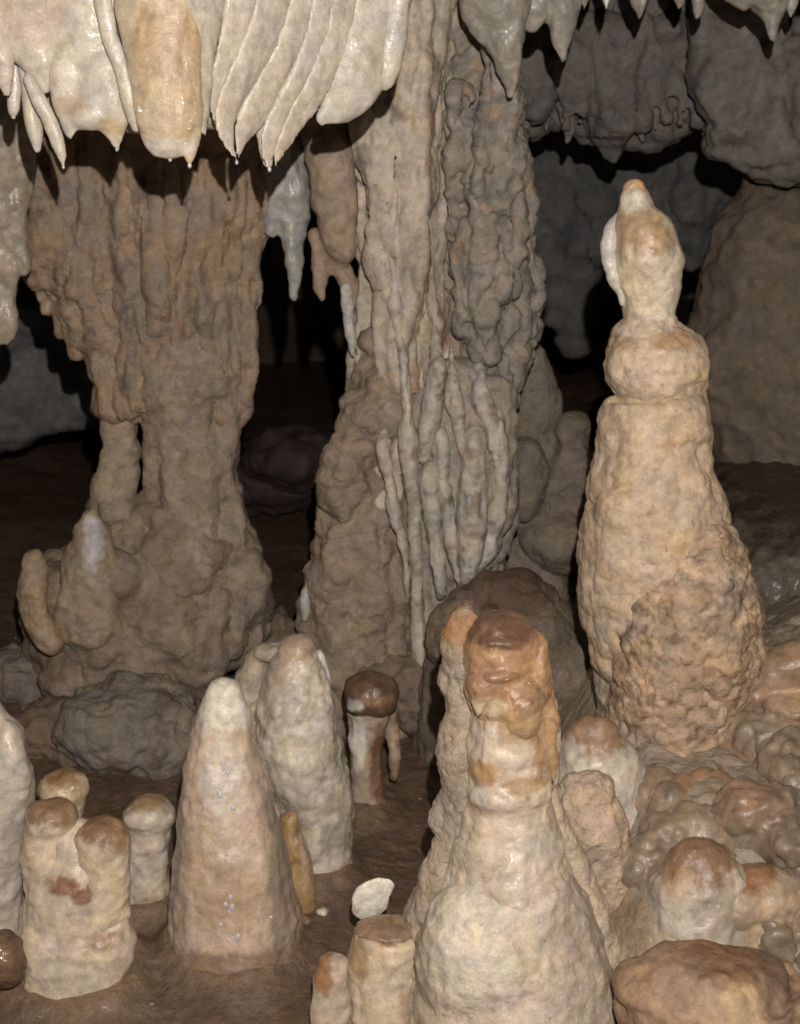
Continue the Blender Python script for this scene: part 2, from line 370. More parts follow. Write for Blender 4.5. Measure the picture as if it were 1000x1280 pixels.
body('cap', t, [
    rows(Y, [(783, 592, 668), (800, 581, 677), (830, 582, 678), (858, 583, 684), (880, 600, 690), (905, 628, 688)], 0.92, cap=0.5),
    blob(Y, 606, 852, 27, 26, 40, -0.02), blob(Y, 652, 868, 33, 34, 44, -0.02), blob(Y, 676, 850, 15, 60, 30, -0.004), blob(Y, 628, 832, 42, 12, 50, -0.01), blob(Y, 630, 792, 44, 13, 44, 0),
    tube(Y, [(600, 855, 18, -.06), (598, 880, 10, -.07), (597, 892, 4, -.07)]), tube(Y, [(650, 880, 30, -.05), (655, 912, 20, -.055), (658, 930, 8, -.05)]), tube(Y, [(682, 860, 10, -.02), (688, 930, 8, -.03), (690, 985, 3, -.03)])],
    0.004, [('fbm', 0.06, 0.005), ('ledge', 0.05, 0.003), ('pop', 0.03, 0.0022)], (.34, .18, .10), (.50, .32, .18), 0.05, ((.26, .14, .08), .05, .15),
    [(630, 792, 50, 22, (.20, .12, .09), .85), (650, 905, 40, 24, (.64, .48, .30), .85), (605, 885, 26, 16, CREAM, .8), (618, 850, 24, 20, (.42, .28, .20), .6)], 'wet', Y)
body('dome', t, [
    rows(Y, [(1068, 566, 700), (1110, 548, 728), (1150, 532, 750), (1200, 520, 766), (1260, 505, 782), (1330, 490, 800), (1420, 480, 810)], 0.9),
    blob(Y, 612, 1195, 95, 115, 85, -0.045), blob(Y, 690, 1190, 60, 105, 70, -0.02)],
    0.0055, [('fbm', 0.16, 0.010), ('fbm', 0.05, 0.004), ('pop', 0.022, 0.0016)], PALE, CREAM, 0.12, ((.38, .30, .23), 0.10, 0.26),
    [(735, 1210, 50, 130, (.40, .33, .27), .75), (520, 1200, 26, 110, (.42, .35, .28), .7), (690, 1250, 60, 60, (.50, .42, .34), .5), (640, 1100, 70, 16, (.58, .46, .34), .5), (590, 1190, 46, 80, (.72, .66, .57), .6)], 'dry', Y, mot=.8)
body('rear_ridge', t, [
    rows(Y + .05, [(775, 562, 600), (800, 553, 602), (850, 550, 604), (880, 556, 606), (930, 548, 610), (1000, 550, 612), (1060, 540, 610), (1110, 520, 600), (1170, 500, 590), (1260, 480, 580), (1350, 470, 580)], 1.0),
    blob(Y + .05, 548, 1020, 13, 28), blob(Y + .05, 578, 782, 20, 16)],
    0.0045, [('fbm', 0.08, 0.010), ('pop', 0.035, 0.010), ('pop', 0.016, 0.004)], (.36, .28, .215), (.50, .42, .335), 0.10, None,
    [(575, 785, 32, 28, (.50, .30, .16), .8)], 'rough', Y)
body('right_rib', t, [tube(Y + .03, [(684, 850, 7), (690, 900, 8), (690, 960, 8), (694, 1010, 10), (712, 1060, 16), (735, 1120, 22), (752, 1200, 30), (770, 1330, 34)], 1.1)],
    0.0045, [('fbm', 0.06, 0.005), ('pop', 0.02, 0.003)], TAN, CREAM, 0.1, None, [(684, 860, 14, 40, ORANGE, .7)], 'rough', Y)

# broken stump beside it
Y = 2.98
t = thing('broken_stalagmite', 'flat broken cream stump with brown rimmed top joined to left flank of centre stalagmite', 'stalagmite', P(470, 1330, Y))
body('stump', t, [rows(Y, [(1166, 442, 528), (1200, 437, 530), (1240, 436, 532), (1340, 430, 545)], 0.8, cap=0.12)], 0.005, [('fbm', 0.08, 0.005), ('ridge', 0.035, 0.003, 5), ('fbm', .015, .001)], CREAM, (.70, .58, .40), 0.08, None,
     [(480, 1165, 60, 9, (.30, .17, .09), .9), (450, 1195, 14, 40, OCHRE, .6), (515, 1260, 20, 30, (.42, .32, .24), .6)], 'damp', Y)
body('broken_face', t, [blob(Y, 484, 1161, 40, 7, 32, -0.0)], 0.0035, [('fbm', 0.03, 0.003), ('pop', 0.015, 0.002)], (.28, .17, .11), (.36, .24, .16), .03, None, (), 'wet', Y)
t = thing('calcite_slab', 'small white oval calcite chip standing upright behind the broken cream stump', 'stone chip', P(470, 1150, 3.12))
body('chip', t, [tube(3.12, [(458, 1142, 17), (464, 1126, 23), (474, 1114, 19), (486, 1106, 9)], .32, cap=.6)], 0.003, [('fbm', .04, .003)], (.74, .70, .63), (.70, .66, .58), .05, ((.45, .36, .28), .03, .3), (), 'damp', 3.12)
ob = body('broken_stalagmite', None, [rows(2.92, [(1200, 398, 436), (1240, 392, 438), (1330, 388, 442)], 0.8, cap=.3)], 0.005, [('fbm', .06, .005), ('ridge', .03, .003, 5)], (.50, .42, .34), ROSE, .07, None, [(404, 1215, 14, 30, (.42, .24, .12), .8)], 'damp', 2.92)
tag(ob, 'low rosy brown stub at bottom edge left of the flat broken stump', 'stalagmite')

# ------------------------------------------------------------------ left foreground: the wet cone and neighbours
Y = 3.25
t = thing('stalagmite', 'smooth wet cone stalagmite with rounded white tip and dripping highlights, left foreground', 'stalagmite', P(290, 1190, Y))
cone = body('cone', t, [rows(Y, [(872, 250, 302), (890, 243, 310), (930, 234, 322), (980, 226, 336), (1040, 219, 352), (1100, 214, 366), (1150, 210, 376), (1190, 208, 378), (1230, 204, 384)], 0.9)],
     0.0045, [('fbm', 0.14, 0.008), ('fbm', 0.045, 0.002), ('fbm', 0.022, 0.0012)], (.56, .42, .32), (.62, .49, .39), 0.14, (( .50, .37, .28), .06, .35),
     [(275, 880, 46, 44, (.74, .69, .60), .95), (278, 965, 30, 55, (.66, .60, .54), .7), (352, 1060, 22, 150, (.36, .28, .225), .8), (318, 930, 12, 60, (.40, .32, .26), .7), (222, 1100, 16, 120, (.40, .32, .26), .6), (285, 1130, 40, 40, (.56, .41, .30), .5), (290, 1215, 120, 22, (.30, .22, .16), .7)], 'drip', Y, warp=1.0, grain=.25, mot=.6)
# clear beads added on the cone where its wet film glints, to make highlights
cv = np.empty(len(cone.data.vertices) * 3, np.float32); cone.data.vertices.foreach_get('co', cv); cv = cv.reshape(-1, 3) + np.array(t.location)
_d = cv[:, 1] * CP - (cv[:, 2] - CAM_H) * SP; cpx = 500 + F_PX * cv[:, 0] / _d; cpy = 640 - F_PX * (cv[:, 1] * SP + (cv[:, 2] - CAM_H) * CP) / _d
for (x, y, r_, el) in [(279, 958, 2.2, 2.6), (284, 966, 2.6, 1.0), (280, 981, 1.8, 1.0), (275, 993, 3.6, 1.2), (283, 992, 2.4, 1.0), (291, 1010, 3.2, 1.0), (278, 1042, 2.0, 1.0), (284, 1068, 1.7, 1.0), (288, 1122, 2.6, 1.2), (282, 1131, 2.4, 1.0), (290, 1134, 3.0, 1.3), (276, 1156, 2.4, 1.0), (297, 1172, 3.2, 1.4), (286, 1175, 2.0, 1.0), (286, 1140, 2.0, 1.0)]:
    nr = (cpx - x) ** 2 + (cpy - y) ** 2 < 36
    if not nr.any(): continue
    yf = cv[nr, 1].min()
    V, Fc = blob(yf, x, y, r_ * 1.2, r_ * el * 1.3, r_ * .8)
    mesh_np('drop_and_glint_bead', V, Fc, np.ones((len(V), 3)) * .8, wm, t, org=np.array(t.location))
Y = 3.55
t = thing('stalagmite', 'lumpy grey-cream stalagmite with leaning top just behind the wet cone', 'stalagmite', P(370, 1080, Y))
body('trunk', t, [rows(Y, [(818, 346, 390), (842, 332, 404), (880, 322, 414), (930, 322, 424), (980, 334, 434), (1040, 358, 436), (1110, 370, 440)], .85),
     blob(Y, 392, 900, 30, 60, 30, -.012), blob(Y, 388, 960, 34, 60, 34, -.015), blob(Y, 395, 1040, 26, 50, 30, -.02)],
     0.0055, [('fbm', .10, .010), ('ridge', .06, .004, 2.5), ('pop', .04, .004), ('fbm', .02, .0015)], (.52, .45, .37), (.66, .60, .51), .1, None,
     [(340, 860, 18, 60, (.40, .33, .26), .7), (372, 812, 26, 22, (.50, .38, .27), .7), (395, 900, 20, 60, PALE, .6), (418, 1030, 22, 50, (.36, .31, .26), .6)], 'damp', Y)
body('left_shoulder', t, [tube(Y + .06, [(322, 830, 20), (318, 860, 26), (322, 920, 34), (340, 1000, 40), (360, 1080, 40)], .9), blob(Y + .06, 340, 815, 24, 12)], .006,
     [('fbm', .08, .008), ('pop', .045, .007), ('pop', .02, .002)], GTAN, (.5, .42, .34), .08, None, (), 'rough', Y)
body('white_flank', t, [tube(Y + .02, [(398, 818, 6), (406, 845, 9), (408, 868, 7)], .8)], .0035, [('fbm', .03, .001)], (.62, .62, .61), (.56, .54, .50), .05, None, (), 'damp', Y)
body('right_buttress', t, [tube(Y + .05, [(424, 950, 8), (432, 990, 10), (430, 1030, 14), (420, 1080, 16)], .9)], .005, [('fbm', .06, .006), ('pop', .03, .004)], GTAN, GREY, .08, None, (), 'rough', Y)
Y = 3.42
ob = body('stalagmite', None, [rows(Y, [(1022, 352, 374), (1050, 346, 384), (1090, 342, 392), (1135, 338, 396)], .9)], .005, [('fbm', .06, .006), ('ridge', .03, .004, 4)], BROWN, OCHRE, .05, None, [(382, 1070, 8, 40, CREAM, .5)], 'wet', Y)
tag(ob, 'short dark brown streaked stalagmite tucked against right side of the wet cone', 'stalagmite')

Y = 3.85
t = thing('stalagmite', 'pale stalk with round brown mushroom-like cap behind the leaning grey stalagmite', 'stalagmite', P(465, 1020, Y))
body('cap', t, [blob(Y, 463, 866, 35, 29, 34), blob(Y, 450, 884, 20, 12, 22, -.03), blob(Y, 474, 882, 24, 14, 22, -.02)], .005, [('fbm', .05, .005), ('pop', .03, .002)], (.11, .065, .04), (.18, .11, .07), .06, None, [(446, 884, 12, 8, WHITE, .6), (470, 878, 22, 8, OCHRE, .5)], 'damp', Y)
body('stem', t, [rows(Y, [(885, 432, 490), (930, 436, 478), (980, 438, 480), (1030, 432, 486)], .85), tube(Y, [(443, 908, 9), (448, 950, 8), (447, 1000, 9)], .7)],
     .006, [('fbm', .07, .006), ('ridge', .035, .004, 5)], (.40, .30, .22), (.5, .40, .32), .07, None, [(446, 925, 10, 34, WHITE, .8), (474, 960, 14, 60, (.24, .13, .07), .8)], 'damp', Y)
body('side_leg', t, [tube(Y + .03, [(484, 880, 12), (490, 920, 9), (493, 970, 8)], .9)], .005, [('fbm', .05, .005)], (.24, .15, .09), TAN, .05, None, (), 'damp', Y)

Y = 3.15
t = thing('stalagmite', 'twin-knobbed cream stalagmite with brown tops and two brown scars, lower left', 'stalagmite', P(95, 1225, Y))
body('left_knob', t, [blob(Y, 62, 1024, 33, 28, 32), rows(Y, [(1030, 30, 94), (1070, 29, 100), (1120, 30, 110)], .85), blob(Y, 62, 1050, 26, 30)], .005, [('fbm', .07, .005), ('pop', .04, .002)], CREAM, (.66, .55, .40), .08, None,
     [(62, 1012, 42, 24, (.34, .22, .12), .85), (84, 1030, 16, 14, (.42, .30, .18), .6)], 'damp', Y)
body('right_knob', t, [blob(Y - .02, 127, 1050, 36, 30, 34), rows(Y - .02, [(1056, 92, 163), (1110, 94, 163), (1140, 90, 166)], .85)], .005, [('fbm', .07, .005), ('pop', .04, .002)], CREAM, (.66, .55, .40), .08, None,
     [(130, 1036, 46, 24, (.34, .21, .11), .85), (150, 1050, 14, 22, (.42, .30, .18), .6)], 'damp', Y)
body('base', t, [rows(Y, [(1062, 52, 136), (1095, 34, 156), (1140, 28, 162), (1190, 18, 168), (1225, 16, 170), (1262, 12, 176)], .75), blob(Y, 60, 1190, 42, 50, 40, -.03), blob(Y, 125, 1180, 44, 60, 40, -.02)], .0055,
     [('fbm', .10, .008), ('fbm', .04, .003), ('pop', .03, .0015)], (.56, .48, .38), CREAM, .1, ((.40, .28, .19), .12, .34),
     [(74, 1108, 20, 14, (.36, .20, .12), .95), (102, 1122, 15, 10, (.32, .18, .12), .95), (118, 1107, 9, 7, (.32, .18, .12), .8), (125, 1178, 22, 14, (.40, .26, .17), .6)], 'damp', Y)
Y = 3.4
ob = body('stalagmite', None, [blob(Y, 80, 986, 32, 24), rows(Y, [(990, 52, 108), (1040, 50, 106), (1110, 46, 110), (1170, 40, 115)], .9)], .0055, [('fbm', .07, .006), ('pop', .03, .003)], (.50, .38, .24), TAN, .06, None, [(80, 968, 34, 16, (.36, .23, .12), .8)], 'damp', Y)
tag(ob, 'small tan knob peeking out behind the twin-knobbed stalagmite', 'stalagmite')
ob = body('stalagmite', None, [blob(Y, 186, 1020, 33, 28), rows(Y, [(1025, 156, 214), (1070, 155, 213), (1110, 152, 212), (1160, 144, 218), (1200, 130, 230)], .9)], .0055, [('fbm', .07, .006), ('ledge', .06, .003), ('pop', .03, .002)], (.56, .48, .38), PALE, .07, None,
    [(186, 1000, 38, 14, (.44, .29, .15), .75), (185, 1140, 26, 18, (.42, .28, .2), .6)], 'damp', Y)
tag(ob, 'short ochre-topped stalagmite between the twin knobs and the wet cone', 'stalagmite')
Y = 3.2
ob = body('stalagmite', None, [rows(Y, [(895, -45, 10), (920, -55, 26), (980, -60, 38), (1060, -62, 34), (1130, -66, 30), (1240, -70, 34)], .9), blob(Y, 10, 960, 24, 60, 20, -.03)], .006, [('fbm', .10, .010), ('ridge', .06, .006, 3), ('pop', .04, .003)], (.44, .38, .33), (.56, .50, .44), .1, None, (), 'damp', Y)
tag(ob, 'grey-white stalagmite cut off by the left edge of the picture', 'stalagmite')
ob = body('rock', None, [blob(3.05, 4, 1200, 30, 36)], .006, [('fbm', .05, .008), ('pop', .03, .003)], BROWN, MUD, .05, None, (), 'floor', 3.05)
tag(ob, 'small dark brown rock at left edge beside the twin-knobbed base', 'rock')

# ------------------------------------------------------------------ the tall right stalagmite
Y = 3.6
t = thing('stalagmite', 'tallest stalagmite at right, cream bottle-like tiers above a crusty tan bulb', 'stalagmite', P(840, 935, Y))
DR = [('fbm', .12, .008), ('pop', .055, .012), ('ledge', .08, .004), ('pop', .026, .005)]
body('upper_tier', t, [rows(Y, [(248, 777, 812), (262, 774, 818), (278, 766, 832), (300, 764, 848), (330, 768, 854), (360, 774, 852), (395, 780, 842), (415, 784, 838)], .9), blob(Y, 812, 320, 34, 42, 34, -.02)],
     .0055, [('fbm', .08, .005), ('ridge', .04, .003, 3), ('fbm', .02, .0012)], (.64, .54, .41), (.68, .60, .49), .1, None, [(800, 290, 40, 30, (.56, .38, .22), .7), (830, 300, 16, 20, (.58, .42, .26), .5)], 'damp', Y)
body('tip', t, [rows(Y, [(236, 780, 808), (248, 775, 816), (266, 775, 820)], .9)], .0045, [('fbm', .04, .003), ('pop', .03, .001)], (.55, .32, .17), (.62, .42, .27), .05, None, (), 'damp', Y)
body('white_flake', t, [tube(Y, [(776, 268, 6, .01), (768, 288, 12, 0), (767, 315, 13, 0), (772, 345, 11, 0), (780, 378, 6, 0)], .8)], .004, [('fbm', .04, .002)], (.60, .59, .57), (.54, .50, .45), .05, None, (), 'damp', Y)
body('middle_tier', t, [rows(Y, [(405, 778, 848), (420, 762, 866), (445, 757, 880), (475, 760, 880), (495, 768, 868)], .92, cap=.5), blob(Y, 850, 460, 32, 34, 30, -.02), blob(Y, 795, 455, 32, 40, 34, -.02)],
     .0055, DR, (.58, .44, .31), (.66, .53, .41), .09, None, [(840, 425, 30, 12, (.56, .36, .2), .6), (780, 430, 20, 10, (.52, .34, .2), .5)], 'dry', Y)
body('shoulder_tier', t, [rows(Y, [(492, 772, 868), (500, 760, 882), (525, 752, 888), (560, 748, 886), (600, 738, 890), (650, 728, 910), (700, 724, 915), (760, 724, 900), (800, 735, 880)], .9), blob(Y, 868, 515, 18, 26), blob(Y, 768, 530, 16, 36),
     blob(Y, 800, 640, 60, 60, 50, -.05), blob(Y, 755, 700, 30, 70, 40, -.01)],
     .006, DR, (.55, .41, .29), (.64, .51, .385), .1, ((.56, .40, .26), .12, .2), (), 'dry', Y)
body('crusty_bulb', t, [rows(Y - .07, [(662, 815, 895), (690, 798, 925), (730, 782, 944), (780, 772, 950), (830, 768, 944), (880, 764, 930), (930, 760, 920), (990, 760, 920)], .88)],
     .0055, [('fbm', .12, .010), ('pop', .052, .016), ('pop', .028, .013), ('pop', .014, .005)], (.42, .295, .195), (.58, .435, .315), .05, ((.28, .185, .12), .035, .12), (), 'rough', Y, grain=1.8, mot=1.9)
body('rear_foot', t, [rows(Y + .05, [(720, 730, 830), (780, 736, 830), (840, 742, 840), (900, 745, 860), (980, 735, 880)], .9)], .006, [('fbm', .1, .01), ('pop', .035, .009), ('pop', .018, .003)], (.42, .33, .25), (.50, .41, .32), .08, None, (), 'rough', Y)

# ------------------------------------------------------------------ right foreground group
Y = 3.3
ob = body('stalagmite', None, [rows(Y, [(926, 704, 774), (945, 690, 794), (980, 690, 812), (1040, 700, 826), (1110, 715, 830), (1180, 720, 835)], .9)], .0055, [('fbm', .1, .008), ('fbm', .04, .003)], (.50, .46, .41), PALE, .1, None,
    [(742, 912, 60, 32, (.42, .28, .18), .85), (712, 962, 26, 24, (.68, .62, .52), .7)], 'damp', Y)
tag(ob, 'smooth rounded stalagmite with brown crown and milky sides right of the centre stalagmite', 'stalagmite')
Y = 3.1
ob = body('stalagmite', None, [tube(Y, [(728, 996, 32), (738, 1030, 44), (752, 1075, 42), (768, 1120, 34), (778, 1160, 30), (785, 1220, 30)], .85), blob(Y, 740, 985, 28, 20)], .0055, [('fbm', .08, .009), ('crack', .09, .004), ('pop', .03, .005), ('pop', .014, .0015)], (.50, .38, .28), (.60, .46, .34), .08, ((.36, .27, .2), .06, .25), (), 'rough', Y)
tag(ob, 'rough cracked tan stalagmite leaning in front of the milky rounded one', 'stalagmite')
Y = 3.0
t = thing('stalagmite', 'squat stalagmite with wet brown cap and rough lower hump, right foreground', 'stalagmite', P(880, 1200, Y))
body('capped_hump', t, [rows(Y, [(1074, 832, 914), (1094, 818, 932), (1110, 812, 935), (1150, 802, 940), (1210, 792, 950)], .85, cap=.7)], .005, [('fbm', .08, .006), ('fbm', .03, .002), ('ridge', .05, .003, 3)], (.46, .39, .32), (.56, .49, .41), .07, None,
     [(872, 1058, 62, 44, (.28, .16, .09), .8), (850, 1105, 24, 20, (.55, .38, .24), .6), (845, 1150, 20, 20, (.62, .57, .52), .7)], 'wet', Y)
body('lower_hump', t, [blob(Y, 952, 1122, 50, 36, 44), blob(Y, 915, 1122, 50, 36, 44, -.01), rows(Y, [(1120, 900, 985), (1160, 890, 992), (1220, 880, 1000)], .8)], .005, [('fbm', .08, .007), ('pop', .03, .005), ('pop', .015, .0018)], (.44, .31, .21), (.54, .42, .32), .06, None,
     [(930, 1095, 50, 18, (.34, .18, .10), .8)], 'wet', Y)
Y = 2.75
ob = body('stalagmite', None, [rows(Y, [(1222, 790, 985), (1238, 768, 1005), (1262, 766, 1015), (1290, 778, 1020), (1400, 785, 1020)], .75, cap=.35), blob(Y, 905, 1220, 80, 22, 60), blob(Y, 805, 1232, 44, 26, 50, -.01)], .0055, [('fbm', .12, .014), ('ledge', .07, .003), ('fbm', .04, .003), ('pop', .02, .0012)], (.29, .185, .12), (.38, .26, .175), .1, ((.20, .12, .08), .12, .15),
    [(925, 1258, 26, 22, (.68, .54, .34), .9), (940, 1275, 40, 20, (.64, .50, .32), .6), (930, 1195, 80, 16, (.30, .17, .10), .7), (975, 1250, 26, 30, (.24, .17, .13), .7)], 'dry', Y)
tag(ob, 'broad brown stalagmite top with cream patch at the bottom right corner', 'stalagmite')

# the flowstone bank on the right
Y = 3.75
t = thing('flowstone_mound', 'lumpy grey-tan flowstone bank with brown ledge at the right edge', 'flowstone', P(950, 1100, Y))
def ground_Y(x, y, up=0.0):
    Yg = 3.3
    for _ in range(60):
        c = P(x, y, Yg); Yg += (c[2] - up - float(floor_z(np.array([c[0]]), np.array([Yg]))[0])) * 0.7
    return Yg
ps = []
for k in range(80):
    x = R.uniform(800, 1060); y = R.uniform(845, 1150)
    if y < 845 + max(0, (930 - x)) * .75 or (y > 1060 and 800 < x < 960): continue
    r_ = R.uniform(26, 64); yg = ground_Y(x, y)
    ps.append(blob(yg, x, y + r_ * .62, r_, r_ * R.uniform(.7, 1.0), r_))
for (x, y, r_) in [(965, 915, 62), (1010, 960, 60), (945, 1010, 50), (1000, 1050, 50), (1030, 890, 60)]: ps.append(blob(ground_Y(x, y) - .03, x, y + 10, r_, r_ * .85, r_))
body('lobes', t, ps, .0075, [('fbm', .15, .025), ('ridge', .10, .018), ('crack', .12, .010), ('pop', .06, .014), ('pop', .028, .008)], (.18, .13, .092), (.34, .265, .20), .12, ((.42, .27, .19), .16, .22), [(870, 985, 24, 12, (.52, .33, .22), .7), (930, 1000, 40, 20, (.44, .30, .22), .6)], 'damp', Y)
Y = ground_Y(990, 900) - .02
body('ledge', t, [tube(Y - .02, [(950, 868, 20), (975, 845, 32), (1010, 832, 36), (1060, 820, 40)], .9), blob(Y - .03, 985, 880, 36, 14, 40, -.03), blob(Y - .03, 1030, 872, 36, 14, 40, -.03)], .006, [('fbm', .08, .008), ('pop', .03, .004)], (.26, .165, .11), (.36, .25, .17), .08, None,
     [(990, 880, 44, 9, (.64, .50, .36), .8)], 'damp', Y)

# ------------------------------------------------------------------ centre column, its colours darkened for steeper flash falloff
Y = 4.45
t = thing('cave_column', 'massive pale fluted column from ceiling to floor in the middle of the picture', 'column', P(520, 880, Y))
ps = [rows(Y, [(-40, 430, 560), (80, 425, 552), (160, 428, 556), (240, 445, 560), (320, 452, 556), (400, 450, 556), (470, 448, 560), (540, 440, 560), (620, 428, 560)], .8),
      tube(Y, [(520, -20, 30, -.12), (512, 120, 34, -.12), (505, 240, 28, -.12), (500, 360, 24, -.12), (498, 470, 20, -.12)]),
      tube(Y, [(470, 60, 26, -.12), (470, 150, 30, -.13), (484, 250, 22, -.13), (488, 350, 16, -.13)])]
body('shaft', t, ps, .008, [('ridge', .13, .050, 6), ('ridge', .06, .024, 5), ('crack', .16, .016, 4), ('fbm', .05, .010, 1.6), ('pop', .035, .005, 1.5)], (0.484, 0.407, 0.330), (0.637, 0.559, 0.470), .12,
     [((0.425, 0.282, 0.185), .12, .10, 3.0), ((0.236, 0.203, 0.174), .09, .16, 3.5), ((0.614, 0.554, 0.482), .10, .14, 5.0)], [], 'dry', Y)
ps = [rows(Y + .05, [(-40, 545, 600), (40, 545, 615), (100, 545, 640), (200, 540, 652), (300, 540, 668), (400, 545, 670), (440, 548, 662), (480, 550, 650), (540, 545, 640), (640, 540, 640), (700, 545, 625)], .75)]
for k in range(12):
    x = R.uniform(568, 638); y0 = R.uniform(60, 300); L_ = R.uniform(70, 150)
    ps.append(tube(Y, [(x, y0, 15, -.03 - .1 * math.sin((x - 540) / 130 * 3.1)), (x + R.uniform(-5, 5), y0 + L_, 14, -.035 - .1 * math.sin((x - 540) / 130 * 3.1)), (x, y0 + L_ * 1.35, 6, -.02 - .06 * math.sin((x - 540) / 130 * 3.1))]))
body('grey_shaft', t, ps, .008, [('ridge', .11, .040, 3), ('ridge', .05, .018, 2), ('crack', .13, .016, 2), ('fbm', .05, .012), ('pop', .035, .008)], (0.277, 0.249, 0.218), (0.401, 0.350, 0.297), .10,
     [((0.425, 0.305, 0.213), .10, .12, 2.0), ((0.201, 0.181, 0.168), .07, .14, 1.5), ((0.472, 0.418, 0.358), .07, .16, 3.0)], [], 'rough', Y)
ps = [rows(Y - .05, [(430, 455, 520), (480, 440, 520), (540, 432, 505), (600, 420, 500), (660, 400, 505), (720, 388, 512), (790, 378, 520), (860, 376, 530), (930, 370, 530)], .85, cap=.5)]
for k in range(16):
    y = R.uniform(500, 840); ps.append(blob(Y - .05, R.uniform(410 + (840 - y) * .1, 470), y, R.uniform(22, 36), R.uniform(30, 60), 26, -.06))
body('left_base', t, ps, .009, [('fbm', .20, .035), ('ridge', .10, .024, 1.8), ('pop', .06, .012), ('fbm', .04, .008), ('pop', .03, .005)], (0.297, 0.229, 0.172), (0.380, 0.304, 0.235), .13, ((0.231, 0.166, 0.118), .13, .2), [], 'rough', Y)
# pale rib curtain
ps = []
RB = [[(478, 562, 10), (486, 600, 8), (496, 650, 7), (506, 700, 6), (508, 740, 4)], [(510, 548, 13), (514, 600, 10), (518, 680, 9), (522, 760, 9), (526, 830, 13), (526, 880, 16)],
      [(490, 330, 7), (500, 420, 8), (508, 500, 9), (511, 560, 10)], [(546, 470, 14), (540, 520, 13), (534, 560, 10)], [(566, 495, 10), (575, 540, 7), (582, 590, 5)],
      [(550, 560, 12), (556, 620, 11), (566, 690, 9), (574, 720, 6)], [(590, 560, 14), (590, 620, 19), (588, 680, 18), (584, 720, 11)], [(622, 540, 12), (626, 590, 13), (620, 640, 13), (608, 690, 13), (596, 712, 7)], [(600, 490, 12), (612, 530, 15), (622, 570, 12)],
      [(538, 600, 13), (544, 670, 11), (550, 730, 8)]]
for k, r in enumerate(RB):
    rr0 = r[0]; rl = r[-1]; r = [(rr0[0] - 2, rr0[1] - 60, rr0[2] * .3), (rr0[0], rr0[1] - 26, rr0[2] * .6)] + r + [(rl[0], rl[1] + 24, rl[2] * .4)]
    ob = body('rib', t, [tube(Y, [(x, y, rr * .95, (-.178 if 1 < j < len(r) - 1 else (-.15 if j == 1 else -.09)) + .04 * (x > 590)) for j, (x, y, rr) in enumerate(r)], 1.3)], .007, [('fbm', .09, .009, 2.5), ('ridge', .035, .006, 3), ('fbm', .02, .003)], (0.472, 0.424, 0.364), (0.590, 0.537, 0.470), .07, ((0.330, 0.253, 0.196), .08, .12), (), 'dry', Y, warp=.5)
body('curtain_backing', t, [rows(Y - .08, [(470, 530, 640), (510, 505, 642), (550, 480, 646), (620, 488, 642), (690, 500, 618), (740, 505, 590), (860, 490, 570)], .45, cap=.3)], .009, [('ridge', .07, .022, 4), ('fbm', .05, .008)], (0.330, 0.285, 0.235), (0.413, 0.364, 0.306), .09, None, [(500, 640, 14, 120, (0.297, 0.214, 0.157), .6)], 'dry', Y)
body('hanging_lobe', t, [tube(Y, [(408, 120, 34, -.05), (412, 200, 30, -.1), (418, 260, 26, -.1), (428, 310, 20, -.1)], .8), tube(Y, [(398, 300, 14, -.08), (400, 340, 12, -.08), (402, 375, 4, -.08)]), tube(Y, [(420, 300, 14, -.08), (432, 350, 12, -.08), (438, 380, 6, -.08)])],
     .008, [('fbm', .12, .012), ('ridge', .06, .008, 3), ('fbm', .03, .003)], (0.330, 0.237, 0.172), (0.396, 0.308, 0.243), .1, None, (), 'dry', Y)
body('white_drip', t, [tube(Y, [(432, 360, 8, -.1), (437, 400, 8, -.1), (440, 428, 6, -.1), (442, 444, 3, -.1)])], .005, [('fbm', .05, .004)], (0.512, 0.483, 0.455), D_WHITE, .06, None, (), 'dry', Y)
body('side_knob', t, [blob(Y, 446, 484, 16, 14), blob(Y, 452, 500, 18, 12), blob(Y, 384, 752, 8, 26, 8, -.1)], .007, [('fbm', .06, .008), ('pop', .03, .004)], (0.330, 0.245, 0.180), D_TAN, .06, None, [(380, 750, 10, 26, D_WHITE, .9)], 'dry', Y)

# right-hand rubble behind it, falloff darkening put into the colours
Y = 4.9
ob = body('stalagmite', None, [rows(Y, [(430, 640, 668), (480, 640, 692), (560, 636, 700), (640, 630, 700), (740, 620, 720)], .8), blob(Y, 690, 505, 14, 24), blob(Y, 655, 600, 30, 50, 30, -.1)], .011, [('fbm', .16, .02), ('pop', .07, .014), ('pop', .03, .004)], (0.210, 0.175, 0.140), (0.259, 0.217, 0.175), .12, None, (), 'rough', Y)
tag(ob, 'knobbly dim brown stalagmite touching the right side of the pale middle column', 'stalagmite')
ob = body('rock_pile', None, [blob(Y, 716, 540, 24, 28), blob(Y, 712, 590, 34, 40), blob(Y, 680, 620, 34, 34), blob(Y, 735, 630, 34, 44), blob(Y, 700, 670, 60, 44)], .011, [('fbm', .16, .02), ('pop', .09, .016), ('pop', .035, .004)], (0.210, 0.168, 0.133), (0.259, 0.217, 0.175), .12, None, (), 'rough', Y)
tag(ob, 'dim lumpy rock heap between the middle column and the tallest stalagmite', 'rock')
Y = 4.2
ob = body('rock_mound', None, [rows(Y, [(745, 580, 700), (762, 552, 722), (795, 536, 732), (830, 530, 738), (900, 526, 745), (960, 520, 750)], .8, cap=.5), blob(Y, 580, 800, 46, 50, 40, -.08), blob(Y, 700, 830, 46, 60, 40, -.06)], .009, [('fbm', .2, .03), ('ridge', .12, .016), ('pop', .05, .008)], (0.168, 0.126, 0.091), (0.252, 0.203, 0.154), .12, ((0.350, 0.294, 0.231), .14, .2), [(640, 745, 70, 26, (.16, .105, .075), .7)], 'rough', Y)
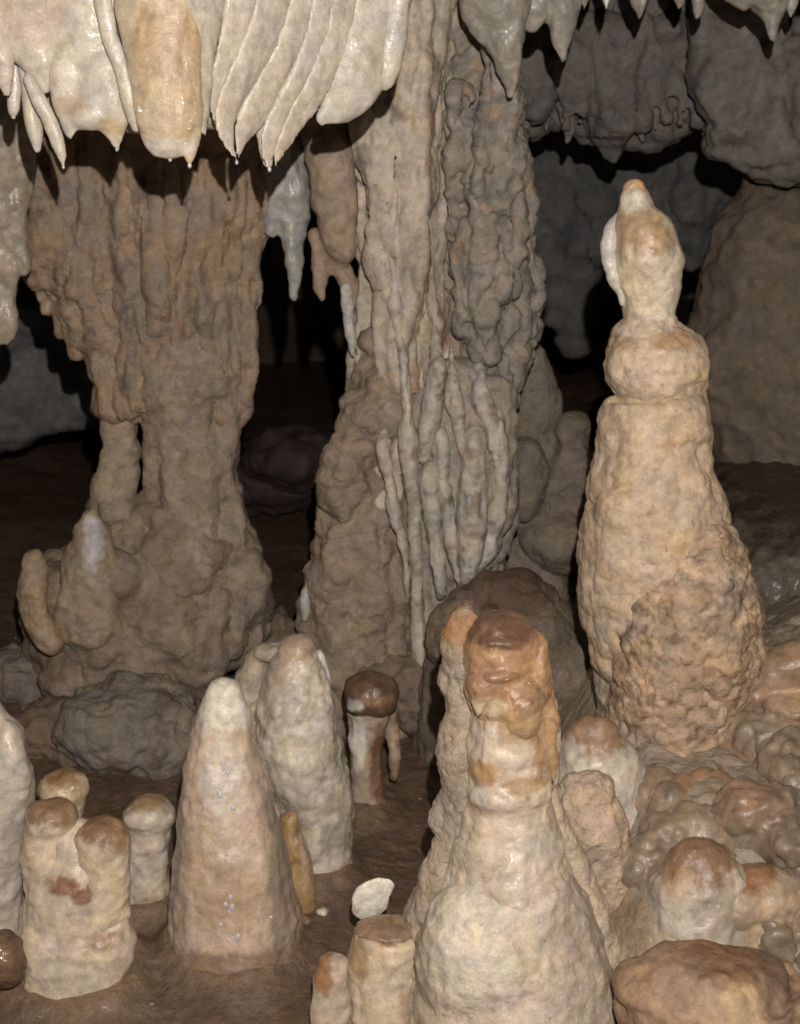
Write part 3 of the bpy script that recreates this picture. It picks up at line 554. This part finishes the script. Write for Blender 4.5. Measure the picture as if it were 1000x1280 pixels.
tag(ob, 'rounded brown boulder behind the orange-capped centre stalagmite', 'rock')

# ------------------------------------------------------------------ left column, colours lowered to imitate light lost with distance
Y = 4.5
t = thing('cave_column', 'broad tan column with ragged hanging curtain and bulbous foot on the left', 'column', P(190, 880, Y))
ps = [rows(Y, [(-40, -60, 350), (150, -40, 350), (240, -10, 347), (300, 26, 338), (350, 62, 332), (400, 90, 324), (430, 106, 318), (480, 118, 308), (515, 124, 300)], .30, cap=.1)]
for k in range(22):
    x = 36 + 300 * (k + R.uniform(0, 1)) / 22; y0 = R.uniform(60, 200); L_ = R.uniform(180, 300) * (1 - .35 * abs(x - 190) / 150); e = .075 * math.sin((x - 25) / 325 * 3.14)
    r_ = R.uniform(9, 17); e *= R.uniform(.8, 1.25); ps.append(tube(Y, [(x, y0, r_, -.02 - e), (x + R.uniform(-8, 8), y0 + L_ * .6, r_ * .9, -.02 - e), (x + (190 - x) * .12, y0 + L_, r_ * .5, .03 - e)]))
for (x, y, r_) in [(62, 395, 13), (78, 425, 10), (98, 445, 12), (118, 452, 12), (326, 360, 11), (318, 420, 12), (308, 470, 13), (40, 330, 12)]:
    ps.append(tube(Y, [(x, y - 150, r_ + 8), (x, y - 50, r_), (x, y - 6, 4)]))
body('hanging_curtain', t, ps, .008, [('ridge', .13, .050, 7), ('ridge', .06, .026, 5), ('crack', .12, .014, 4), ('pop', .045, .010, 1.8), ('pop', .025, .005)], (0.319, 0.226, 0.157), (0.425, 0.316, 0.224), .12,
     [((0.295, 0.249, 0.207), .14, .10, 1.6), ((0.389, 0.277, 0.185), .10, .14, 2.5), ((0.201, 0.158, 0.129), .07, .17, 2.0)], [(110, 280, 50, 40, (0.307, 0.266, 0.230), .5), (230, 260, 50, 30, (0.307, 0.266, 0.230), .5)], 'rough', Y)
body('main_shaft', t, [rows(Y, [(350, 205, 285, .08), (420, 185, 305, .03), (470, 172, 306), (500, 180, 300), (560, 184, 292), (600, 182, 294), (640, 176, 306), (690, 150, 322), (760, 110, 330)], .7, cap=.3)], .009,
     [('fbm', .2, .025), ('ridge', .10, .030, 3.5), ('pop', .06, .014, 1.3), ('pop', .03, .006)], (0.306, 0.237, 0.180), (0.388, 0.316, 0.251), .12, ((0.330, 0.301, 0.274), .14, .2), (), 'rough', Y)
body('thin_shaft', t, [rows(Y, [(380, 118, 165, .05), (450, 120, 176), (500, 126, 172), (560, 128, 174), (610, 118, 172), (650, 118, 170), (700, 100, 180)], .8), blob(Y, 148, 640, 24, 20, 20, -.05)], .009,
     [('fbm', .15, .012), ('ledge', .10, .006), ('pop', .045, .008), ('pop', .022, .002)], (0.347, 0.277, 0.204), (0.413, 0.332, 0.251), .1, None, (), 'rough', Y)
ps = [rows(Y, [(650, 110, 170), (690, 80, 290), (750, 40, 322), (800, 45, 322), (850, 80, 300), (885, 140, 270), (930, 130, 270)], .7), blob(Y, 290, 730, 40, 70, 40, -.02), blob(Y, 110, 770, 72, 90, 70, -.06), blob(Y, 215, 790, 80, 90, 70, -.08), blob(Y, 235, 690, 56, 60, 40, -.06), blob(Y, 95, 830, 40, 50, 40, -.12), blob(Y, 170, 850, 50, 44, 40, -.12), blob(Y, 160, 730, 40, 40, 40, -.14)]
body('bulbous_foot', t, ps, .010, [('fbm', .22, .05), ('ridge', .14, .030), ('pop', .07, .020), ('pop', .032, .008)], (0.248, 0.190, 0.141), (0.330, 0.264, 0.207), .12, ((0.347, 0.237, 0.157), .2, .2),
     [(115, 755, 26, 50, (0.363, 0.324, 0.306), .7), (60, 820, 40, 40, (0.215, 0.166, 0.129), .5)], 'rough', Y)
Y = 4.25
ob = body('stalagmite', None, [rows(Y + .05, [(645, 100, 124), (670, 90, 138), (710, 82, 150), (780, 70, 160)], .8)], .007, [('fbm', .08, .010), ('ridge', .05, .004, 3), ('pop', .035, .004)], (0.297, 0.229, 0.165), D_TAN, .07, None, [(116, 680, 12, 34, (0.545, 0.514, 0.517), .9)], 'dry', Y)
tag(ob, 'small white-streaked stalagmite standing on the foot of the left column', 'stalagmite')
ob = body('stalagmite', None, [rows(Y, [(702, 22, 52), (730, 17, 58), (760, 24, 66), (800, 40, 80)], .9)], .007, [('fbm', .08, .008), ('pop', .035, .004)], (0.314, 0.229, 0.149), (0.380, 0.285, 0.196), .07, None, (), 'dry', Y)
tag(ob, 'small brown knob on the far left of the left column foot', 'stalagmite')

# ------------------------------------------------------------------ left and lower rocks, flash falloff worked into their tones
for (x, y, rx, ry, Yr, c, lab) in [
    (40, 850, 62, 44, 4.5, (0.182, 0.150, 0.126), 'dim grey-brown boulder below the left column at the left edge'),
    (65, 925, 60, 56, 4.2, (0.168, 0.119, 0.081), 'brown boulder behind the twin-knobbed stalagmite'),
    (160, 905, 90, 50, 4.15, (0.210, 0.178, 0.150), 'wide grey boulder under the foot of the left column'),
    (235, 915, 56, 56, 4.3, (0.140, 0.105, 0.077), 'dark boulder half hidden behind the tip of the wet cone'),
    (345, 800, 34, 46, 4.6, (0.168, 0.126, 0.095), 'dark rock in the gap between the two columns'),
    (500, 860, 52, 46, 4.3, (0.182, 0.140, 0.105), 'brown rock at the foot of the middle column behind the mushroom cap')]:
    ob = body('rock', None, [blob(Yr, x, y, rx, ry, rx * .8), blob(Yr, x + rx * .3, y + ry * .3, rx * .8, ry * .8, rx * .6, -.04)], .009, [('fbm', .16, .035), ('ridge', .1, .022), ('crack', .14, .012), ('pop', .05, .010), ('pop', .025, .004)], c, tuple(q * 1.3 for q in c), .1, ((.15, .11, .08), .08, .15), (), 'rough', Yr)
    tag(ob, lab, 'rock')

# ------------------------------------------------------------------ stalactites hanging over the back, colours dimmed for flash falloff
def stalactite(lab, Y, pts, c0=D_GREY, c1=(0.364, 0.322, 0.266), group=None, teeth=(), disp=None, mat='damp', vox=.007, extra=()):
    ob = body('stalactite', None, [tube(Y, pts, .9)] + [tube(Y, q, .9) for q in extra], vox, disp or [('fbm', .08, .008, 1.5), ('ridge', .05, .006, 3), ('fbm', .025, .002)], c0, c1, .09, None, (), mat, Y)
    return tag(ob, lab, 'stalactite', group)
stalactite('large pale pointed stalactite right of the middle column', 4.15, [(622, -60, 44), (626, 0, 38), (632, 50, 24), (635, 90, 14), (636, 118, 5)], extra=[[(600, -40, 28), (598, 10, 20), (606, 40, 12)]])
stalactite('slim cream stalactite next right of the large pointed one', 4.2, [(694, -60, 34), (698, 0, 24), (702, 35, 14), (704, 70, 5)], extra=[[(662, -50, 28), (665, 0, 22), (664, 28, 12)]])
stalactite('tiny bright white stalactite at the top edge', 4.2, [(757, -40, 8), (757, 0, 6), (757, 13, 3)], D_WHITE, D_WHITE)
stalactite('short grey stalactite right of the tiny white one', 4.4, [(800, -50, 22), (801, 0, 12), (801, 24, 4)])
stalactite('stubby tan stalactite at the top edge with blunt tip', 4.4, [(846, -50, 20), (847, -10, 13), (847, 12, 4)])
stalactite('thin grey stalactite left of the broad right-hand one', 4.4, [(872, -50, 12), (870, 0, 8), (868, 22, 3)])
stalactite('broad cone stalactite near the top right corner', 4.3, [(955, -60, 60), (960, -10, 34), (965, 20, 14), (966, 46, 4)], extra=[[(915, -60, 36), (920, -15, 22), (928, 8, 8)]])
stalactite('thin pale stalactite at the right end of the top row', 4.3, [(990, -60, 22), (988, 0, 8), (986, 24, 3)], D_WHITE, D_GREY)
stalactite('small hooked stalactite by the top of the middle column', 4.3, [(734, -50, 16), (733, -10, 10), (735, 8, 4)])
stalactite('white tapering stalactite between the two columns', 4.45, [(356, 120, 26), (362, 220, 22), (368, 290, 16), (370, 340, 11), (371, 370, 4)], (0.350, 0.350, 0.343), (0.420, 0.406, 0.378), extra=[[(345, 100, 20), (346, 230, 16), (340, 290, 8)]])
stalactite('tan pointed stalactite hanging at the left edge', 4.2, [(-15, 120, 44), (-4, 220, 32), (2, 300, 22), (4, 370, 15), (6, 412, 11), (6, 428, 5)], (0.322, 0.266, 0.203), (0.364, 0.315, 0.252), extra=[[(22, 120, 26), (24, 220, 18), (24, 300, 14), (28, 340, 5)], [(-25, 250, 30), (-20, 380, 24), (-14, 460, 10)]])

# hanging ceiling mass behind them, tones lowered further for falloff
Y = 5.5
t = thing('hanging_rock', 'wide dim hanging rock mass with ragged lower teeth at upper right', 'flowstone', P(770, 60, Y))
ps = [rows(Y, [(-20, 640, 1000), (40, 645, 980), (90, 650, 900), (130, 660, 870), (155, 690, 820)], .4, cap=.3), tube(Y, [(750, 120, 40, -.1), (760, 160, 20, -.1), (764, 190, 10, -.1), (765, 204, 4, -.1)]), tube(Y, [(650, -20, 40), (650, 100, 34), (668, 150, 20)]), blob(Y, 765, 120, 50, 44, 30, -.15)]
for k in range(60):
    x = R.uniform(645, 890); yy = R.uniform(90, 150); ps.append(tube(Y, [(x, yy - 70, R.uniform(8, 14), -.2), (x + 2, yy - 12, 6, -.22), (x + 2, yy + 14, 2.5, -.21)]))
body('mass', t, ps, .013, [('fbm', .25, .06), ('ridge', .14, .045, 2.5), ('ridge', .07, .02, 2), ('pop', .06, .016), ('fbm', .03, .006)], (0.167, 0.155, 0.143), (0.223, 0.205, 0.186), .2, None, (), 'rough', Y)
for (x, y) in [(838, 118), (856, 150), (872, 128), (884, 112), (655, 172), (684, 166), (708, 178), (800, 176), (822, 160), (742, 172), (900, 104)]:
    body('tooth', t, [tube(Y, [(x, y - 60, 16, -.12), (x, y - 20, 8, -.14), (x, y, 3, -.14)])], .009, [('fbm', .08, .008)], (0.223, 0.205, 0.180), (0.260, 0.236, 0.205), .1, None, (), 'rough', Y)
Y = 5.1
ob = body('rock_bulge', None, [tube(Y, [(930, -20, 50), (925, 60, 52), (940, 130, 62), (962, 190, 40), (975, 214, 20)], .7), blob(Y, 985, 170, 60, 60, 60, .05), blob(Y, 1010, 120, 60, 90, 60), blob(Y, 915, 165, 34, 34, 40), blob(Y, 960, 195, 30, 28)], .012, [('fbm', .25, .05), ('ridge', .16, .035), ('ridge', .07, .015), ('pop', .05, .008)], (0.167, 0.155, 0.143), (0.211, 0.192, 0.174), .2, ((0.260, 0.174, 0.149), .2, .35), (), 'far', Y)
tag(ob, 'rounded grey ceiling bulge at the upper right edge above the big brown boulder', 'rock')
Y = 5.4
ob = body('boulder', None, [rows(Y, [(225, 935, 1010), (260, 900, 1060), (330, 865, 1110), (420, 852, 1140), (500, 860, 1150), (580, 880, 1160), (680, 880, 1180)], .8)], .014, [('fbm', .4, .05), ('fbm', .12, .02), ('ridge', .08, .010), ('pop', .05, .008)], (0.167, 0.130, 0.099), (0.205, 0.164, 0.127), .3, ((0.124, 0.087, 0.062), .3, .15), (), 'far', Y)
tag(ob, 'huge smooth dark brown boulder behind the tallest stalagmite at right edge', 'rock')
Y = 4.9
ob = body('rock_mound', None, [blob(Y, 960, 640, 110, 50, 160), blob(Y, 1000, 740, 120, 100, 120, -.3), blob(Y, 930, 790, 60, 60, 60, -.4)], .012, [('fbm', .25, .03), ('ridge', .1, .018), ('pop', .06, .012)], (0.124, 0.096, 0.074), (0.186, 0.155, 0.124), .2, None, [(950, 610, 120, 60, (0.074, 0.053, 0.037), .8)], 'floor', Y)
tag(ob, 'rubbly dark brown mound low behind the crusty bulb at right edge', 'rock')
# far ledges seen through the gaps, falloff darkening in the colours too
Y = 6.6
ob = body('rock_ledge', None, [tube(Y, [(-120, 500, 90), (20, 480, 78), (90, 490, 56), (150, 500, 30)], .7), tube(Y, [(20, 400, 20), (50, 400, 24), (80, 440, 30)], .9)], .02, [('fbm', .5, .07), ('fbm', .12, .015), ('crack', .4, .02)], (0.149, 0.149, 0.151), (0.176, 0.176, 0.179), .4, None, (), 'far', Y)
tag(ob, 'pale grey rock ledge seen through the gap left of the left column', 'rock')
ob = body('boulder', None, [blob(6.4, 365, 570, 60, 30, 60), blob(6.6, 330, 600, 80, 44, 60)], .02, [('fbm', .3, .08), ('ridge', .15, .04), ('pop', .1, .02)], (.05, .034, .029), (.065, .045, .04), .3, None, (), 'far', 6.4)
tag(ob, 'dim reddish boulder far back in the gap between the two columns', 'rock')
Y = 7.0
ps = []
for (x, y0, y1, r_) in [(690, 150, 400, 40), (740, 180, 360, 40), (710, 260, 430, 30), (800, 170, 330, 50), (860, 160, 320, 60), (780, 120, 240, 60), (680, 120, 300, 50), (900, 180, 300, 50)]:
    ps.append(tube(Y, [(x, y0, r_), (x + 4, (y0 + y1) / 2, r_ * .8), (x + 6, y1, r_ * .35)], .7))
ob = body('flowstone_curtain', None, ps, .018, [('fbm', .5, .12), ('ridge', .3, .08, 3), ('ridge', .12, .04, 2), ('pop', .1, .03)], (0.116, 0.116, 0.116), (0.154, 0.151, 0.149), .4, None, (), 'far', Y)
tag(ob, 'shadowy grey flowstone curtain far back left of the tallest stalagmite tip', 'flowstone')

# ------------------------------------------------------------------ drapery at top left
Y = 3.35
t = thing('flowstone_drapery', 'big cream stalactite drapery with curved folds and wet pointed tips at top left', 'drapery', P(250, 0, Y))
DF = [('fbm', .12, .007, 2), ('fbm', .04, .0022, 2), ('fbm', .015, .0006)]
def fold(prims, st=(), c0=(.57, .50, .42), c1=(.68, .63, .55), mat='damp', disp=DF, patch=None, vox=.005):
    return body('fold', t, prims, vox, disp, c0, c1, .12, patch, st, mat, Y, warp=.6, grain=.35, mot=.55)
fold([tube(Y, [(30, -70, 70, .02), (32, 0, 62, .02), (40, 50, 40, .02), (52, 85, 22, .02), (57, 110, 8, .02)], .6)], [(30, 10, 60, 40, (.62, .48, .40), .6)], (.60, .52, .44))
fold([tube(Y, [(-30, -60, 50, 0), (-14, 20, 30, 0), (0, 80, 16, 0), (7, 118, 5, 0)], .7)], (), (.56, .46, .38))
fold([tube(Y, [(22, 80, 8, .06), (20, 110, 9, .06), (18, 138, 7, .06), (18, 146, 3, .06)], .8)])
fold([tube(Y, [(30, 75, 8, .04), (38, 120, 11, .04), (44, 160, 12, .04), (46, 186, 6, .04)], .8)])
fold([tube(Y, [(34, 95, 6, .0), (52, 130, 9, .0), (68, 165, 10, .0), (77, 190, 8, .0), (78, 206, 3, .0)], .8)])
fold([tube(Y, [(120, -70, 60, .03), (112, 20, 48, .03), (104, 80, 42, .03), (100, 120, 36, .03)], .5), tube(Y, [(84, 90, 28, .02), (86, 130, 22, .02), (88, 158, 13, .02), (88, 170, 6, .02)], .6),
      tube(Y, [(125, 90, 34, .02), (132, 130, 30, .02), (140, 160, 18, .02), (145, 186, 6, .02)], .6), blob(Y, 112, 140, 34, 24, 20, .02)], [(90, 130, 22, 14, (.66, .52, .33), .5), (138, 160, 16, 12, (.68, .52, .30), .6)])
fold([tube(Y, [(118, -40, 14, -.03), (136, 40, 13, -.03), (152, 90, 12, -.03), (164, 130, 10, -.02), (172, 160, 6, 0)], .8)])
fold([tube(Y, [(205, -80, 60, .0), (200, 0, 56, -.02), (205, 80, 48, -.04), (210, 140, 42, -.04), (212, 165, 36, -.03)], .5), tube(Y, [(188, 130, 18, -.03), (194, 165, 14, -.03), (198, 190, 6, -.03)], .8), tube(Y, [(222, 150, 12, -.03), (225, 178, 9, -.03), (226, 190, 4, -.03)]),
      tube(Y, [(238, 130, 18, -.03), (240, 170, 13, -.03), (238, 195, 7, -.03), (237, 205, 4, -.03)], .8)],
     [(205, 60, 45, 50, (.68, .52, .34), .65), (210, 185, 50, 14, (.68, .66, .62), .6), (225, 120, 30, 40, (.70, .56, .36), .5)], (.64, .51, .35), (.68, .575, .43), 'wet')
FR = 44
fold([tube(Y, [(256, -60, 40, .0), (252, 0, 36, -.01), (250, 60, 28, -.02), (250, 110, 22, -.02), (255, 150, 12, -.02), (258, 168, 4, -.02)], .4, rot=FR)])
fold([tube(Y, [(325, -70, 44, .02), (310, 0, 37, .02), (298, 50, 32, .02), (282, 95, 24, .02), (270, 130, 14, .03), (268, 152, 4, .03)], .2, rot=FR)])
fold([tube(Y, [(352, -70, 34, .04), (344, 0, 30, .04), (330, 50, 28, .03), (304, 98, 27, .02), (284, 138, 22, .01), (286, 170, 13, .01), (297, 200, 4, .01)], .2, rot=FR)])
fold([tube(Y, [(392, -70, 32, .06), (384, 0, 28, .05), (368, 55, 27, .04), (342, 105, 27, .03), (314, 148, 24, .02), (300, 176, 13, .02), (298, 198, 4, .02)], .2, rot=FR)])
fold([tube(Y, [(418, -70, 28, .08), (408, 0, 24, .07), (396, 55, 22, .06), (374, 108, 22, .05), (344, 155, 20, .03), (334, 192, 12, .03), (337, 216, 4, .03)], .2, rot=FR)])
fold([tube(Y, [(440, -70, 28, .10), (432, 0, 24, .09), (420, 55, 23, .08), (400, 105, 22, .06), (372, 150, 19, .05), (350, 188, 11, .04), (342, 208, 4, .04)], .2, rot=FR)])
fold([tube(Y, [(330, 160, 12, .07), (332, 185, 10, .07), (334, 205, 5, .07)])], (), (.56, .48, .42))
fold([tube(Y, [(480, -70, 56, .15), (466, 0, 46, .14), (456, 60, 42, .13), (442, 100, 40, .12), (424, 128, 30, .12), (404, 146, 12, .11)], .4, rot=20)], (), (.50, .46, .40), (.60, .56, .49))
fold([tube(Y, [(500, -70, 23, .14), (496, 0, 19, .14), (490, 60, 17, .14), (484, 100, 12, .14), (480, 112, 4, .14)], .7)], (), (.50, .46, .40), (.60, .56, .49))
body('backing', t, [rows(Y + .16, [(-90, -80, 520), (0, -60, 505), (60, -20, 480), (110, 20, 420), (135, 60, 380)], .12, cap=.2)], .01, [('fbm', .15, .012)], (.42, .36, .30), (.5, .44, .36), .1, None, (), 'damp', Y)
for (x, y, o, r_) in [(198, 190, -.03, 2.6), (226, 190, -.03, 2.4), (237, 205, -.03, 2.8), (145, 186, .02, 2.2), (337, 216, .03, 2.6), (297, 199, .01, 2.2), (78, 204, 0, 2.0)]:
    q = P(x, y, Y + o); best = None
    for f_ in t.children:
        if not f_.name.startswith('fold'): continue
        n_ = len(f_.data.vertices); fv = np.empty(n_ * 3, np.float32); f_.data.vertices.foreach_get('co', fv); fv = fv.reshape(-1, 3) + np.array(t.location)
        near = fv[((fv - q) ** 2).sum(1) < .045 ** 2]
        if len(near):
            lo = near[near[:, 2].argmin()]
            if best is None or lo[2] < best[2]: best = lo
    V, Fc = blob(Y, x, y, r_, r_ * 1.35, None, o)
    if best is not None: V = V - V.mean(0) + best
    mesh_np('drop_and_glint_bead', V, Fc, np.ones((len(V), 3)) * .8, wm, t, org=np.array(t.location))

# loose stones on the mud floor
for (x, y, rr, c, lab) in [(402, 1142, 8, (.6, .54, .46), 'tiny pale pebble on the brown mud between the wet cone and the broken stump'), (380, 1150, 10, (.34, .22, .15), 'tiny brown pebble on the mud close to the right foot of the wet cone'),
                           (448, 1110, 7, (.3, .24, .2), 'tiny dark pebble on the mud left of the white oval chip')]:
    Ys = 3.3
    for _ in range(30):
        c3 = P(x, y, Ys); dz = c3[2] - float(floor_z(np.array([c3[0]]), np.array([Ys]))[0]) - .01; Ys += dz * 1.3
    ob = body('pebble', None, [blob(Ys, x, y, rr, rr * .7, rr)], .004, [('fbm', .02, .004)], c, c, .1, None, (), 'floor', Ys)
    tag(ob, lab, 'pebble')

# grit: far too many little stones to count
gv, gf, gc, o = [], [], [], 0
base = np.array([[1, 0, 0], [-1, 0, 0], [0, 1, 0], [0, -1, 0], [0, 0, 1], [0, 0, -1]], float)
base = np.vstack([base, np.array([[a, b, c] for a in (-1, 1) for b in (-1, 1) for c in (-1, 1)]) * 0.6])
tri = []
for a in (0, 1):
    for b in (2, 3):
        for c in (4, 5):
            q = 6 + (0 if a else 4) + (0 if b == 3 else 2) + (0 if c == 5 else 1)
            sg = 1 if (a + b + c) % 2 == 0 else -1
            for e, f in ((a, b), (b, c), (c, a)): tri.append((e, f, q) if sg > 0 else (f, e, q))
GX, GY, GZ = FLOOR
rr_ = np.random.RandomState(4)
for k in range(1500):
    j = rr_.randint(70, 480); i = rr_.randint(60, 430)
    x, y, z = GX[j, i], GY[j, i], GZ[j, i]
    if x < -1.6 or x > 0.35 or y > 5.2: continue
    rad = 0.0022 + 0.011 * rr_.rand() ** 5
    v = base * rad * (0.65 + 0.6 * rr_.rand(len(base), 1)) * np.array([1, rr_.uniform(.6, 1), rr_.uniform(.4, .8)])
    an = rr_.rand() * 6.28; v = v @ np.array([[math.cos(an), math.sin(an), 0], [-math.sin(an), math.cos(an), 0], [0, 0, 1]])
    gv.append(v + [x + rr_.uniform(-.01, .01), y, z + rad * .15]); gf += [tuple(np.array(t_) + o) for t_ in tri]; o += len(base)
    gc.append(np.tile(np.array([(.17, .12, .085), (.28, .21, .15), (.42, .35, .27)][rr_.choice(3, p=[.6, .3, .1])]), (len(base), 1)))
g = mesh_np('grit', np.vstack(gv), gf, np.vstack(gc), 'floor', smooth=False)
g['kind'] = 'stuff'; tag(g, 'small stones and grit scattered over the brown mud floor', 'gravel')
